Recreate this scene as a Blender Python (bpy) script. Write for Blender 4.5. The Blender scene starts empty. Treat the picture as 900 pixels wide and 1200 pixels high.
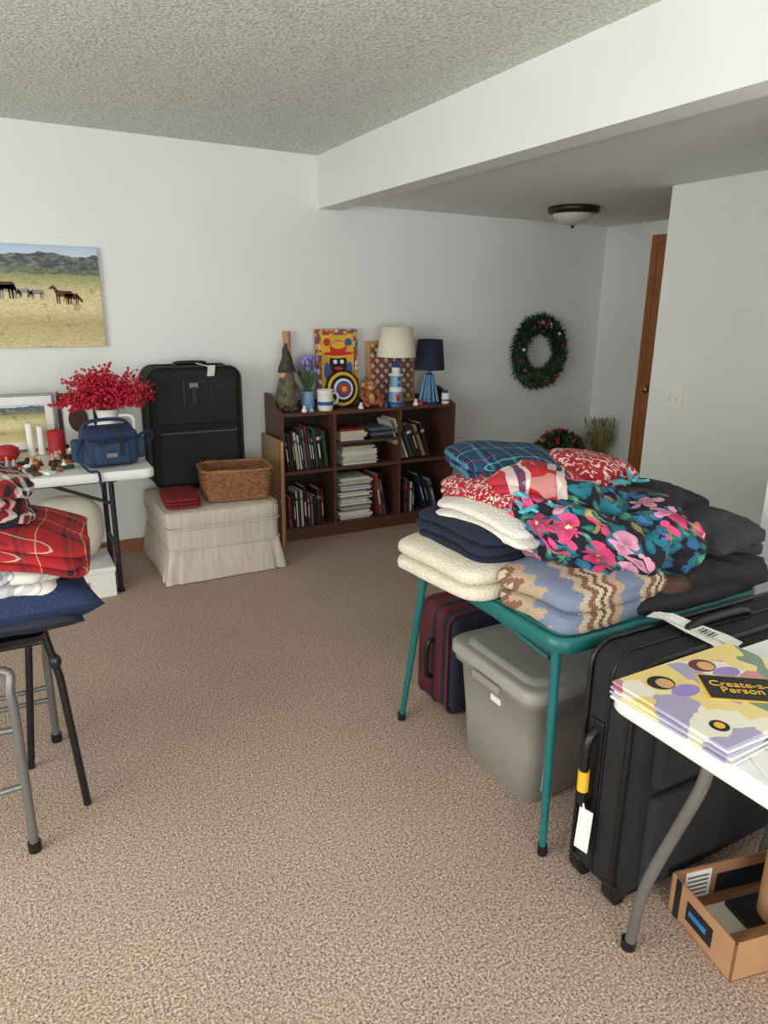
import bpy, bmesh, math, random
from mathutils import Matrix, Vector, noise
random.seed(7)
pi=math.pi
def C(r,g,b):
    f=lambda c:(c/255/12.92 if c/255<=.04045 else ((c/255+.055)/1.055)**2.4)
    return (f(r),f(g),f(b),1)
# ---------------- materials ----------------
def new(name):
    m=bpy.data.materials.new(name); m.use_nodes=True
    nt=m.node_tree; return m,nt,nt.nodes['Principled BSDF']
def nd(nt,t,**k):
    n=nt.nodes.new(t)
    for a,b in k.items(): setattr(n,a,b)
    return n
def mth(nt,op,a,b=None,c=None):
    n=nd(nt,'ShaderNodeMath',operation=op)
    for i,x in enumerate((a,b,c)):
        if x is None: continue
        if isinstance(x,(int,float)): n.inputs[i].default_value=x
        else: nt.links.new(x,n.inputs[i])
    return n.outputs[0]
def mixc(nt,f,a,b,bt='MIX'):
    n=nd(nt,'ShaderNodeMix',data_type='RGBA',blend_type=bt)
    for i,x in ((0,f),(6,a),(7,b)):
        if isinstance(x,(int,float)): n.inputs[i].default_value=x
        elif isinstance(x,tuple): n.inputs[i].default_value=x
        else: nt.links.new(x,n.inputs[i])
    return n.outputs[2]
def ramp(nt,fac,stops,const=False):
    n=nd(nt,'ShaderNodeValToRGB'); cr=n.color_ramp
    if const: cr.interpolation='CONSTANT'
    while len(cr.elements)<len(stops): cr.elements.new(.5)
    for e,(p,c) in zip(cr.elements,stops): e.position=p; e.color=c
    nt.links.new(fac,n.inputs[0]); return n.outputs[0]
def objco(nt,scale=(1,1,1),rot=(0,0,0)):
    t=nd(nt,'ShaderNodeTexCoord'); mp=nd(nt,'ShaderNodeMapping')
    mp.inputs['Scale'].default_value=scale; mp.inputs['Rotation'].default_value=rot
    nt.links.new(t.outputs['Object'],mp.inputs[0]); return mp.outputs[0]
def noi(nt,co,scale,detail=3,rough=.5):
    n=nd(nt,'ShaderNodeTexNoise'); n.inputs['Scale'].default_value=scale; n.inputs['Detail'].default_value=detail; n.inputs['Roughness'].default_value=rough
    nt.links.new(co,n.inputs['Vector']); return n.outputs['Fac']
def warp(nt,co,scale,amt):
    n=nd(nt,'ShaderNodeTexNoise'); n.inputs['Scale'].default_value=scale; nt.links.new(co,n.inputs['Vector'])
    s=nd(nt,'ShaderNodeVectorMath',operation='SCALE'); s.inputs['Scale'].default_value=amt; nt.links.new(n.outputs['Color'],s.inputs[0])
    a=nd(nt,'ShaderNodeVectorMath',operation='ADD'); nt.links.new(co,a.inputs[0]); nt.links.new(s.outputs[0],a.inputs[1]); return a.outputs[0]
def bump(nt,b,h,strength,dist=.01):
    n=nd(nt,'ShaderNodeBump'); n.inputs['Strength'].default_value=strength; n.inputs['Distance'].default_value=dist
    nt.links.new(h,n.inputs['Height']); nt.links.new(n.outputs[0],b.inputs['Normal'])
def sc(c,k): return (min(1,c[0]*k),min(1,c[1]*k),min(1,c[2]*k),1)
def M(name,col,rough=.6,bp=0,bs=60,var=.12,vs=9,metal=0,stretch=(1,1,1),sheen=0,bd=.01):
    m,nt,b=new(name); co=objco(nt,stretch)
    f=noi(nt,co,vs,4)
    nt.links.new(ramp(nt,f,[(.3,sc(col,1-var)),(.7,sc(col,1+var))]),b.inputs['Base Color'])
    b.inputs['Roughness'].default_value=rough; b.inputs['Metallic'].default_value=metal
    if sheen: b.inputs['Sheen Weight'].default_value=sheen
    if bp: bump(nt,b,noi(nt,co,bs,3),bp,bd)
    return m
def plaid(name,xs,ys,s=5,mixf=.5,rot=(0,0,.15),bp=.3):
    m,nt,b=new(name); co=objco(nt,(1,1,1),rot)
    sp=nd(nt,'ShaderNodeSeparateXYZ'); nt.links.new(co,sp.inputs[0])
    wob=mth(nt,'MULTIPLY',noi(nt,co,6,2),.06)
    X=mth(nt,'FRACT',mth(nt,'MULTIPLY',mth(nt,'ADD',sp.outputs[0],wob),s))
    Y=mth(nt,'FRACT',mth(nt,'MULTIPLY',mth(nt,'ADD',mth(nt,'SUBTRACT',sp.outputs[1],sp.outputs[2]),wob),s))
    c=mixc(nt,mixf,ramp(nt,X,xs,True),ramp(nt,Y,ys,True))
    nt.links.new(c,b.inputs['Base Color']); b.inputs['Roughness'].default_value=.95
    bump(nt,b,noi(nt,co,250,2),bp,.004); return m
def floral(name,bg,petal,center,leaf,sc1=11,sc2=14,rp=.13,ap=.32,rl0=.05,al=.42,green=True):
    m,nt,b=new(name); co=warp(nt,objco(nt,(1,1,1),(.5,.2,.3)),9,.05)
    def layer(scale,petn,r0,amp,seed):
        mp=nd(nt,'ShaderNodeMapping'); mp.inputs['Location'].default_value=(seed,seed*.7,seed*.3); nt.links.new(co,mp.inputs[0])
        v=nd(nt,'ShaderNodeTexVoronoi'); v.inputs['Scale'].default_value=scale; nt.links.new(mp.outputs[0],v.inputs['Vector'])
        d=nd(nt,'ShaderNodeVectorMath',operation='SUBTRACT'); nt.links.new(mp.outputs[0],d.inputs[0]); nt.links.new(v.outputs['Position'],d.inputs[1])
        sp=nd(nt,'ShaderNodeSeparateXYZ'); nt.links.new(d.outputs[0],sp.inputs[0])
        ang=mth(nt,'ARCTAN2',sp.outputs[1],mth(nt,'ADD',sp.outputs[0],mth(nt,'MULTIPLY',sp.outputs[2],.6)))
        pet=mth(nt,'ABSOLUTE',mth(nt,'SINE',mth(nt,'MULTIPLY',ang,petn/2)))
        rad=mth(nt,'ADD',mth(nt,'MULTIPLY',pet,amp),r0)
        sc3=nd(nt,'ShaderNodeSeparateColor'); nt.links.new(v.outputs['Color'],sc3.inputs[0])
        return mth(nt,'DIVIDE',v.outputs['Distance'],rad),sc3.outputs[0],pet
    c=bg
    rl,rn,_=layer(sc2,3,rl0,al,3.3)
    lf=mixc(nt,mth(nt,'GREATER_THAN',rn,.80),leaf,C(190,166,100)) if green else leaf
    lf=mixc(nt,mth(nt,'LESS_THAN',rn,.32),lf,C(60,124,170)) if green else lf
    c=mixc(nt,mth(nt,'LESS_THAN',rl,1.0),c,mixc(nt,.85,lf,ramp(nt,rl,[(0,(1,1,1,1)),(1,(.3,.3,.35,1))]),'MULTIPLY'))
    if green:
        rl,rn,_=layer(sc2*1.1,4,.03,.42,8.1)
        c=mixc(nt,mth(nt,'LESS_THAN',rl,1.0),c,ramp(nt,rl,[(0,C(120,176,120)),(.6,C(50,118,104)),(1,C(20,60,70))]))
    rl,rn,pt=layer(sc1,5,rp,ap,0)
    pc=mixc(nt,mth(nt,'GREATER_THAN',rn,.6),petal,sc(petal,1.4)) 
    if green: pc=mixc(nt,mth(nt,'LESS_THAN',rn,.2),pc,C(206,140,166))
    pcol=mixc(nt,1.0,pc,ramp(nt,rl,[(0,(.35,.3,.3,1)),(.3,(.55,.5,.5,1)),(.7,(1,1,1,1))]),'MULTIPLY')
    pcol=mixc(nt,mth(nt,'LESS_THAN',rl,.2),pcol,center)
    c=mixc(nt,mth(nt,'LESS_THAN',rl,1.0),c,pcol)
    nt.links.new(c,b.inputs['Base Color']); b.inputs['Roughness'].default_value=.9
    bump(nt,b,noi(nt,co,30,3),.3,.01); return m
def speckfleece(name,a,c2,s1,thr):
    m,nt,b=new(name); co=objco(nt)
    n=noi(nt,warp(nt,co,30,.03),s1,2,.4)
    nt.links.new(ramp(nt,n,[(thr-.02,a),(thr+.02,c2)]),b.inputs['Base Color']); b.inputs['Roughness'].default_value=1
    bump(nt,b,noi(nt,co,180,2),.6,.006); return m

def wallmat(name,col):
    m,nt,b=new(name); co=objco(nt)
    nt.links.new(ramp(nt,noi(nt,co,1.5,3),[(.3,sc(col,.97)),(.7,sc(col,1.02))]),b.inputs['Base Color'])
    b.inputs['Roughness'].default_value=.75; bump(nt,b,noi(nt,co,90,3),.08,.004); return m
m_wall=wallmat('wall_paint',C(226,228,225))
def popcorn():
    m,nt,b=new('popcorn_ceiling'); co=objco(nt)
    v=nd(nt,'ShaderNodeTexVoronoi'); v.inputs['Scale'].default_value=72; nt.links.new(co,v.inputs['Vector'])
    n=noi(nt,co,85,4,.7)
    h=mth(nt,'ADD',mth(nt,'MULTIPLY',mth(nt,'SUBTRACT',1,v.outputs['Distance']),.6),n)
    nt.links.new(ramp(nt,h,[(.6,C(194,196,187)),(1.1,C(234,236,228))]),b.inputs['Base Color'])
    b.inputs['Roughness'].default_value=.95; bump(nt,b,h,.7,.012); return m
m_ceil=popcorn()
def carpet():
    m,nt,b=new('carpet'); co=objco(nt)
    n=noi(nt,co,150,3,.85); n2=noi(nt,co,2.0,3); n3=noi(nt,co,60,2,.6)
    c=ramp(nt,n,[(.36,C(92,71,59)),(.45,C(170,144,127)),(.54,C(210,185,167)),(.65,C(248,231,216))])
    c=mixc(nt,.6,c,ramp(nt,n2,[(.3,(.84,.84,.84,1)),(.7,(1,1,1,1))]),'MULTIPLY')
    c=mixc(nt,.4,c,ramp(nt,n3,[(.35,(.74,.74,.74,1)),(.6,(1,1,1,1))]),'MULTIPLY')
    nt.links.new(c,b.inputs['Base Color']); b.inputs['Roughness'].default_value=1; b.inputs['Specular IOR Level'].default_value=.1
    bump(nt,b,n,.65,.011); return m
m_carpet=carpet()
def wood(name,col,k=.6,stretch=(14,14,1.2),rough=.45):
    m,nt,b=new(name); co=objco(nt,stretch)
    n=noi(nt,co,3,6,.6)
    nt.links.new(ramp(nt,n,[(.3,sc(col,k)),(.5,col),(.7,sc(col,1.25))]),b.inputs['Base Color']); b.inputs['Roughness'].default_value=rough
    bump(nt,b,n,.1,.003); return m
m_walnut=wood('walnut',C(90,58,46),.6,(2,14,14))
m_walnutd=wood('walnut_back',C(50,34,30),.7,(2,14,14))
m_board=wood('tan_board',C(176,136,98),.85,(6,6,1.5))
m_trim=wood('stained_trim',C(160,98,56),.75,(10,10,1.5))
m_base=wood('baseboard_wood',C(146,92,60),.75,(1.5,10,10))
m_white=M('white_plastic',C(226,226,222),.45,.1,200,.03)
m_cream=M('cream_fabric',C(216,210,194),.95,.4,200,.08)
def ottomat():
    m,nt,b=new('ottoman_fabric'); co=objco(nt)
    n=noi(nt,co,160,3); n2=noi(nt,objco(nt,(1,1,.06)),55,3)
    c=mixc(nt,.5,ramp(nt,n2,[(.35,C(180,167,150)),(.65,C(210,200,184))]),ramp(nt,n,[(.3,C(182,170,152)),(.7,C(210,200,186))]))
    nt.links.new(c,b.inputs['Base Color']); b.inputs['Roughness'].default_value=.95; bump(nt,b,n,.25,.004); return m
m_otto=ottomat()
m_blackfab=M('black_nylon',C(23,24,27),.8,.5,260,.2)
m_blackfab2=M('black_nylon_pocket',C(27,28,32),.8,.5,260,.2)
m_blackpl=M('black_plastic',C(16,16,18),.4,0)
m_dark=M('dark_metal',C(52,54,58),.4,0,metal=.6)
m_greym=M('grey_metal',C(120,118,116),.4,0,metal=.5)
m_blackm=M('black_metal',C(20,20,24),.35)
m_teal=M('teal_metal',C(22,98,98),.4,0,var=.08)
m_tealtop=M('teal_vinyl',C(50,110,108),.6,.2,150)
m_tote=M('grey_plastic',C(140,136,128),.5,.05,100,.04)
m_lid=M('grey_lid_plastic',C(148,144,136),.45,.05,100,.04)
m_maroon=M('maroon_nylon',C(88,26,36),.7,.5,250)
m_navyn=M('navy_nylon',C(26,30,48),.7,.5,250)
m_navy=M('navy_fabric',C(24,42,78),.8,.5,120,.12)
m_navyk=M('navy_knit',C(26,32,52),1,.6,150,.15)
m_fleece=M('cream_fleece',C(216,206,188),1,.9,140,.06,20,bd=.008)
m_fleecew=M('white_fleece',C(224,217,206),1,.9,150,.06,20,bd=.008)
m_heather=M('charcoal_heather',C(50,51,55),.95,.5,200,.35,140,bd=.005)
m_coat=M('black_coat',C(28,28,32),.9,.4,160,.25,60,bd=.005)
m_brown=M('brown_fabric',C(74,52,40),.95,.5,120,.25)
m_paper=M('paper',C(226,224,218),.8,0,var=.03)
m_yellow=M('yellow_plastic',C(226,176,40),.5)
m_red=M('red_wax',C(170,28,38),.6)
m_redb=M('red_berry',C(182,22,50),.5,0,var=.3,vs=60)
m_green=M('pine_green',C(34,56,38),.8,0,var=.4,vs=40)
m_green2=M('leaf_green',C(80,112,72),.7,0,var=.3,vs=30)
m_card=M('cardboard',C(176,132,94),.85,.1,80,.08)
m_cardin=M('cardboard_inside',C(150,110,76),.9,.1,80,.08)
m_tape=M('black_tape',C(24,30,36),.35)
m_blue=M('blue_tape',C(40,130,190),.4)
m_wicker=M('wicker',C(150,104,68),.7,.6,120,.35,40)
m_dblue=M('denim_blue',C(40,62,90),.8,.5,150,.2)
m_ltblue=M('pale_blue_ceramic',C(120,160,190),.35)
m_medblue=M('blue_ceramic',C(44,84,140),.35)
m_shadew=M('linen_shade',C(226,216,196),.9,.2,200,.04)
m_shaden=M('navy_shade',C(26,34,58),.85,.2,200)
m_bronze=M('gnome_bronze',C(96,86,68),.6,.5,40,.4,25)
m_bronzed=M('gnome_dark',C(54,50,40),.6,.5,40,.3,25)
m_orange=M('monkey_fur',C(160,88,44),.85,.6,90,.3,30)
m_tan=M('tan_face',C(206,160,112),.7)
m_black=M('flat_black',C(18,18,18),.6)
m_ylw=M('mustard_paint',C(224,178,52),.6)
m_redp=M('red_paint',C(196,44,36),.6)
m_bluep=M('blue_paint',C(48,92,160),.6)
m_wht=M('white_paint',C(236,232,222),.6,0,var=.02)
m_lav=M('lavender_petals',C(150,130,190),.7)
m_pinew=wood('pine',C(184,132,84),.8)
m_rim=M('bronze_rim',C(44,36,32),.4,0,metal=.4)
m_brass=M('brass',C(170,140,80),.3,0,metal=.9)
m_strw=M('dried_grass',C(160,144,94),.9,0,var=.2,vs=30)
m_glass=M('frosted_glass',C(196,194,184),.3,0,var=.03)
K=C(18,18,20);W_=C(222,218,210);R_=C(160,24,32)
m_plaidred=plaid('red_plaid',[(0,R_),(.5,C(30,36,34)),(.62,R_),(.68,C(30,46,40)),(.74,R_),(.93,C(200,180,120)),(.96,R_)],[(0,R_),(.45,K),(.62,R_),(.68,K),(.74,R_),(.93,C(210,200,180)),(.96,R_)],9,.5)
m_plaidmix=plaid('red_white_plaid',[(0,C(210,202,198)),(.2,R_),(.4,K),(.62,C(210,202,198)),(.72,K),(.85,R_)],[(0,K),(.22,C(216,210,206)),(.36,K),(.6,R_),(.86,C(206,200,196))],11,.5,(0,0,.5))
m_plaidgrey=plaid('grey_plaid',[(0,W_),(.35,C(140,148,162)),(.55,C(60,72,96)),(.65,W_)],[(0,W_),(.4,C(150,156,166)),(.6,W_),(.75,C(80,90,110)),(.8,W_)],10,.5,(0,0,.8))
m_plaidteal=plaid('teal_plaid',[(0,C(24,64,96)),(.3,C(60,140,160)),(.45,C(14,30,60)),(.7,C(70,150,140)),(.75,C(24,64,96))],[(0,C(18,50,84)),(.4,C(110,176,176)),(.46,C(18,50,84)),(.7,C(150,50,56)),(.76,C(16,40,72))],12,.5)
m_plaidxmas=plaid('christmas_plaid',[(0,C(150,24,34)),(.4,C(30,60,40)),(.6,C(150,24,34)),(.8,K),(.86,C(150,24,34))],[(0,C(140,22,34)),(.5,C(24,34,60)),(.7,C(140,22,34))],12,.5)
m_patri=plaid('patriot_throw',[(0,C(186,34,42)),(.34,W_),(.56,C(36,60,104)),(.7,W_),(.78,C(186,34,42))],[(0,C(186,34,42)),(.4,W_),(.5,C(186,34,42)),(.8,C(36,60,104)),(.9,C(186,34,42))],7,.3,(0,0,.6))
m_floral=floral('tropical_floral',C(12,16,28),C(190,60,104),C(236,214,150),C(34,132,150),10.5,13,.12,.42,.08,.58)
m_redfl=speckfleece('red_floral_throw',C(170,28,42),C(218,200,194),70,.56)
m_redsnow=speckfleece('red_snow_fleece',C(168,28,40),C(218,196,190),110,.55)
def southwest():
    m,nt,b=new('southwest_blanket'); co=objco(nt)
    sp=nd(nt,'ShaderNodeSeparateXYZ'); nt.links.new(co,sp.inputs[0])
    X=mth(nt,'ADD',sp.outputs[0],mth(nt,'MULTIPLY',sp.outputs[1],-.25)); Y=mth(nt,'ADD',sp.outputs[1],mth(nt,'MULTIPLY',sp.outputs[2],1.2))
    tri=mth(nt,'ABSOLUTE',mth(nt,'SUBTRACT',mth(nt,'FRACT',mth(nt,'MULTIPLY',Y,13)),.5))
    tri=mth(nt,'SNAP',tri,.16)
    k=mth(nt,'FRACT',mth(nt,'ADD',mth(nt,'MULTIPLY',X,4.4),mth(nt,'MULTIPLY',tri,.24)))
    c=ramp(nt,k,[(0,C(112,124,148)),(.20,C(184,166,144)),(.32,C(126,90,70)),(.42,C(198,182,158)),(.50,C(100,74,58)),(.56,C(200,184,160)),(.64,C(126,90,70)),(.72,C(176,152,126)),(.86,C(118,128,150))],True)
    nt.links.new(c,b.inputs['Base Color']); b.inputs['Roughness'].default_value=1; bump(nt,b,noi(nt,co,150,3),.6,.006); return m
m_sw=southwest()
def diamond():
    m,nt,b=new('diamond_pattern'); co=objco(nt)
    sp=nd(nt,'ShaderNodeSeparateXYZ'); nt.links.new(co,sp.inputs[0])
    a=mth(nt,'FRACT',mth(nt,'MULTIPLY',mth(nt,'ADD',sp.outputs[0],sp.outputs[2]),14)); c2=mth(nt,'FRACT',mth(nt,'MULTIPLY',mth(nt,'SUBTRACT',sp.outputs[0],sp.outputs[2]),14))
    c=mixc(nt,mth(nt,'LESS_THAN',a,.5),C(60,90,130),C(206,180,120))
    c=mixc(nt,mth(nt,'LESS_THAN',c2,.4),c,C(150,60,44))
    nt.links.new(c,b.inputs['Base Color']); b.inputs['Roughness'].default_value=.6; return m
m_diam=diamond()
def checker():
    m,nt,b=new('folk_border'); co=objco(nt)
    v=nd(nt,'ShaderNodeTexVoronoi',distance='CHEBYCHEV'); v.inputs['Scale'].default_value=40; nt.links.new(co,v.inputs['Vector'])
    sp=nd(nt,'ShaderNodeSeparateColor'); nt.links.new(v.outputs['Color'],sp.inputs[0])
    c=ramp(nt,sp.outputs[0],[(0,C(180,60,44)),(.3,C(206,170,70)),(.55,C(60,100,130)),(.75,C(190,104,56)),(.9,C(214,206,186))],True)
    nt.links.new(c,b.inputs['Base Color']); b.inputs['Roughness'].default_value=.6; return m
m_check=checker()
def painting(name,z0,z1,k=1.0):
    m,nt,b=new(name); co=objco(nt)
    sp=nd(nt,'ShaderNodeSeparateXYZ'); nt.links.new(co,sp.inputs[0])
    h=mth(nt,'DIVIDE',mth(nt,'SUBTRACT',sp.outputs[2],z0),z1-z0)
    cx_=objco(nt,(1,0,0))
    r1=mth(nt,'ADD',.82,mth(nt,'MULTIPLY',noi(nt,cx_,5*k,5,.55),.20)); r2=mth(nt,'ADD',.66,mth(nt,'MULTIPLY',noi(nt,cx_,9*k,4),.14))
    g=noi(nt,objco(nt,(1,1,2.5)),60*k,5,.7); gb=noi(nt,co,11*k,5,.65)
    prairie=ramp(nt,h,[(0,C(222,204,156)),(.25,C(190,176,128)),(.4,C(228,214,166)),(.55,C(220,206,156)),(.66,C(180,176,124)),(.74,C(150,152,112))])
    prairie=mixc(nt,.7,prairie,ramp(nt,g,[(.38,(.6,.57,.5,1)),(.58,(1,1,1,1))]),'MULTIPLY')
    prairie=mixc(nt,mth(nt,'MULTIPLY',mth(nt,'GREATER_THAN',gb,.62),.5),prairie,C(112,118,84))
    hill=ramp(nt,noi(nt,objco(nt,(1,1,2)),26*k,5,.7),[(.35,C(56,68,76)),(.5,C(90,98,98)),(.65,C(146,142,128))])
    mid=ramp(nt,gb,[(.35,C(90,102,74)),(.6,C(150,150,106))])
    sky=ramp(nt,h,[(.86,C(206,216,230)),(1,C(176,196,222))])
    c=mixc(nt,mth(nt,'GREATER_THAN',h,r2),prairie,mixc(nt,.5,mid,hill)); c=mixc(nt,mth(nt,'GREATER_THAN',h,mth(nt,'ADD',r2,.06)),c,hill); c=mixc(nt,mth(nt,'GREATER_THAN',h,r1),c,sky)
    nt.links.new(c,b.inputs['Base Color']); b.inputs['Roughness'].default_value=.7; return m
m_paint=painting('prairie_painting',1.28,1.82)
m_paint2=painting('small_landscape',.80,1.0,2)
def cover():
    m,nt,b=new('magazine_cover'); co=warp(nt,objco(nt),14,.05)
    v=nd(nt,'ShaderNodeTexVoronoi'); v.inputs['Scale'].default_value=17; nt.links.new(co,v.inputs['Vector'])
    sp=nd(nt,'ShaderNodeSeparateColor'); nt.links.new(v.outputs['Color'],sp.inputs[0])
    c=ramp(nt,sp.outputs[0],[(0,C(230,206,130)),(.22,C(166,158,188)),(.38,C(236,220,160)),(.50,C(110,136,110)),(.6,C(232,226,206)),(.78,C(198,130,136)),(.86,C(90,84,96)),(.93,C(230,206,130))],True)
    nt.links.new(c,b.inputs['Base Color']); b.inputs['Roughness'].default_value=.3; return m
m_cover=cover()
# ---------------- mesh builder ----------------
def R(rx=0,ry=0,rz=0): return Matrix.Rotation(rz,4,'Z')@Matrix.Rotation(ry,4,'Y')@Matrix.Rotation(rx,4,'X')
class B:
    def __init__(s,name): s.n=name;s.v=[];s.f=[];s.mi=[];s.sm=[];s.mats=[]
    def add(s,vs,fs,mat,smooth=True,X=None):
        if mat not in s.mats: s.mats.append(mat)
        k=s.mats.index(mat); o=len(s.v)
        for v in vs:
            v=Vector(v); s.v.append(tuple(X@v) if X is not None else tuple(v))
        for f in fs: s.f.append([o+i for i in f]); s.mi.append(k); s.sm.append(smooth)
    def box(s,c,sz,mat,rot=(0,0,0),bev=0,seg=2):
        X=Matrix.Translation(c)@R(*rot)
        bm=bmesh.new(); bmesh.ops.create_cube(bm,size=1)
        for v in bm.verts: v.co=Vector((v.co.x*sz[0],v.co.y*sz[1],v.co.z*sz[2]))
        if bev: bmesh.ops.bevel(bm,geom=bm.edges[:],offset=min(bev,min(sz)*.49),segments=seg,profile=.5,affect='EDGES')
        bm.verts.index_update()
        s.add([v.co.copy() for v in bm.verts],[[v.index for v in f.verts] for f in bm.faces],mat,bool(bev) and seg>2,X); bm.free()
    def b2(s,a,b,mat,bev=0,seg=2): s.box([(a[i]+b[i])/2 for i in range(3)],[abs(b[i]-a[i]) for i in range(3)],mat,(0,0,0),bev,seg)
    def loft(s,rings,mat,cap0=True,cap1=True,smooth=True,X=None):
        n=len(rings[0]); vs=[p for r in rings for p in r]; fs=[]
        for i in range(len(rings)-1):
            for j in range(n):
                k=(j+1)%n; fs.append([i*n+j,i*n+k,(i+1)*n+k,(i+1)*n+j])
        s.add(vs,fs,mat,smooth,X)
        if cap0: s.add(rings[0],[list(range(n))[::-1]],mat,False,X)
        if cap1: s.add(rings[-1],[list(range(n))],mat,False,X)
    def lathe(s,prof,c,mat,n=24,cap0=True,cap1=True,X=None):
        T=Matrix.Translation(c)
        if X is not None: T=T@X
        s.loft([[(r*math.cos(2*pi*j/n),r*math.sin(2*pi*j/n),z) for j in range(n)] for r,z in prof],mat,cap0,cap1,True,T)
    def tube(s,pts,r,mat,n=8,closed=False,spl=0):
        P=[Vector(p) for p in pts]
        if spl:
            Q=[];L=len(P)
            for i in range(L if closed else L-1):
                g=lambda k:P[k%L] if closed else P[max(0,min(L-1,k))]
                a,b,c,d=g(i-1),g(i),g(i+1),g(i+2)
                for k in range(spl):
                    t=k/spl; Q.append(.5*((2*b)+(c-a)*t+(2*a-5*b+4*c-d)*t*t+(3*b-a-3*c+d)*t**3))
            if not closed: Q.append(P[-1])
            P=Q
        rings=[];up=None
        L=len(P)
        for i,p in enumerate(P):
            t=(P[(i+1)%L]-P[i-1]) if closed else (P[min(L-1,i+1)]-P[max(0,i-1)])
            if t.length<1e-9: t=Vector((0,0,1))
            t.normalize()
            if up is None:
                up=Vector((0,0,1)) if abs(t.z)<.9 else Vector((1,0,0))
            u=(up-t*up.dot(t)); 
            if u.length<1e-6: u=t.orthogonal()
            u.normalize(); up=u; w=t.cross(u)
            rr=r[i] if isinstance(r,(list,tuple)) and len(r)==L else (r if not isinstance(r,(list,tuple)) else r[0]+(r[-1]-r[0])*i/(L-1))
            rings.append([p+u*math.cos(2*pi*j/n)*rr+w*math.sin(2*pi*j/n)*rr for j in range(n)])
        if closed: rings.append(rings[0])
        s.loft(rings,mat,not closed,not closed)
    def ell(s,c,r,mat,nu=20,nv=12,rot=(0,0,0),e1=1,e2=1,amp=0,freq=6,seed=0,ridge=0,sag=0):
        X=Matrix.Translation(c)@R(*rot); pw=lambda a,e: math.copysign(abs(a)**e,a)
        rings=[]
        for i in range(nv+1):
            ph=-pi/2+pi*i/nv; rg=[]
            for j in range(nu):
                th=2*pi*j/nu
                p=Vector((r[0]*pw(math.cos(ph),e1)*pw(math.cos(th),e2),r[1]*pw(math.cos(ph),e1)*pw(math.sin(th),e2),r[2]*pw(math.sin(ph),e1)))
                q0=p.copy()
                if amp:
                    q=p*freq+Vector((seed*3.1,seed*1.7,seed))
                    d=noise.noise(q)+.5*noise.noise(q*2.1)
                    if ridge: d+=ridge*(.5-abs(noise.noise(q*1.3+Vector((9,9,9))))*2)+ridge*.4*(.5-abs(noise.noise(q*2.9+Vector((4,1,7))))*2)
                    nn=p.normalized(); p=p+nn*d*amp+Vector((0,0,noise.noise(q*.6)*amp*.5))
                if sag: p.z-=sag*max(0,(q0.x/r[0])**2+(q0.y/r[1])**2-.35)
                rg.append(p)
            rings.append(rg)
        s.loft(rings,mat,False,False,True,X)
    def fold(s,c,sz,n,mat,rotz=0,amp=.01,freq=8,tilt=(0,0),jit=.01,e1=.55,e2=.32,sag=0,ridge=0):
        h=sz[2]/n; sd=random.random()*20
        for i in range(n):
            # neighbouring layers share their waviness so the folds nest
            s.ell((c[0]+random.uniform(-jit,jit),c[1]+random.uniform(-jit,jit),c[2]+h*(i+.5)),(sz[0]/2,sz[1]/2,h*.6),mat,84,18,(tilt[0],tilt[1],rotz+random.uniform(-.03,.03)),e1,e2,amp,freq,sd+i*.12,ridge,sag)
    def pillow(s,c,sz,mat,rot=(0,0,0),n=24):
        X=Matrix.Translation(c)@R(*rot)
        for sg in (1,-1):
            vs=[];fs=[]
            for i in range(n+1):
                for j in range(n+1):
                    u=-1+2*i/n;v=-1+2*j/n
                    h=((1-u**4)*(1-v**4))**.5
                    x=u*(1-.06*(1-v*v));y=v*(1-.06*(1-u*u))
                    z=sg*h*sz[2]/2+noise.noise(Vector((u*2,v*2,sg)))*.01+h*.006*noise.noise(Vector((u*6,v*6,sg*2)))
                    vs.append((x*sz[0]/2,y*sz[1]/2,z if h>0 else noise.noise(Vector((u*2,v*2,1)))*.01))
            for i in range(n):
                for j in range(n):
                    a=i*(n+1)+j; q=[a,a+n+1,a+n+2,a+1]; fs.append(q if sg>0 else q[::-1])
            s.add(vs,fs,mat,True,X)
    def disc(s,c,rx,rz,mat,th=.003,n=28,rot=(0,0,0)):
        X=Matrix.Translation(c)@R(*rot)
        s.loft([[(rx*math.cos(2*pi*j/n),y,rz*math.sin(2*pi*j/n)) for j in range(n)] for y in (th/2,-th/2)],mat,True,True,False,X)
    def poly(s,pts,y,mat,th=.003):
        rg=[[(p[0],yy,p[1]) for p in pts] for yy in (y,y-th)]
        s.loft(rg,mat,True,True,False)
    def leaf(s,p,d,L,w,mat):
        d=d.normalized(); a=d.orthogonal().normalized(); a=Matrix.Rotation(random.random()*6.28,3,d)@a
        s.add([p,p+d*L*.5+a*w,p+d*L,p+d*L*.5-a*w],[[0,1,2,3]],mat,False)
    def done(s):
        me=bpy.data.meshes.new(s.n); me.from_pydata(s.v,[],s.f)
        for m in s.mats: me.materials.append(m)
        me.polygons.foreach_set('material_index',s.mi); me.polygons.foreach_set('use_smooth',s.sm); me.update()
        o=bpy.data.objects.new(s.n,me); bpy.context.collection.objects.link(o)
        return o
def rr(cx,cy,z,w,d,r,k=5):
    out=[]
    for (sx,sy,a0) in ((1,1,0),(-1,1,pi/2),(-1,-1,pi),(1,-1,3*pi/2)):
        for i in range(k+1):
            a=a0+pi/2*i/k; out.append((cx+sx*(w/2-r)+r*math.cos(a),cy+sy*(d/2-r)+r*math.sin(a),z))
    return out
def rv(k=1): return Vector((random.uniform(-k,k),random.uniform(-k,k),random.uniform(-k,k)))
def simple(name,a,b,mat,bev=0):
    o=B(name); o.b2(a,b,mat,bev); return o.done()
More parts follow.
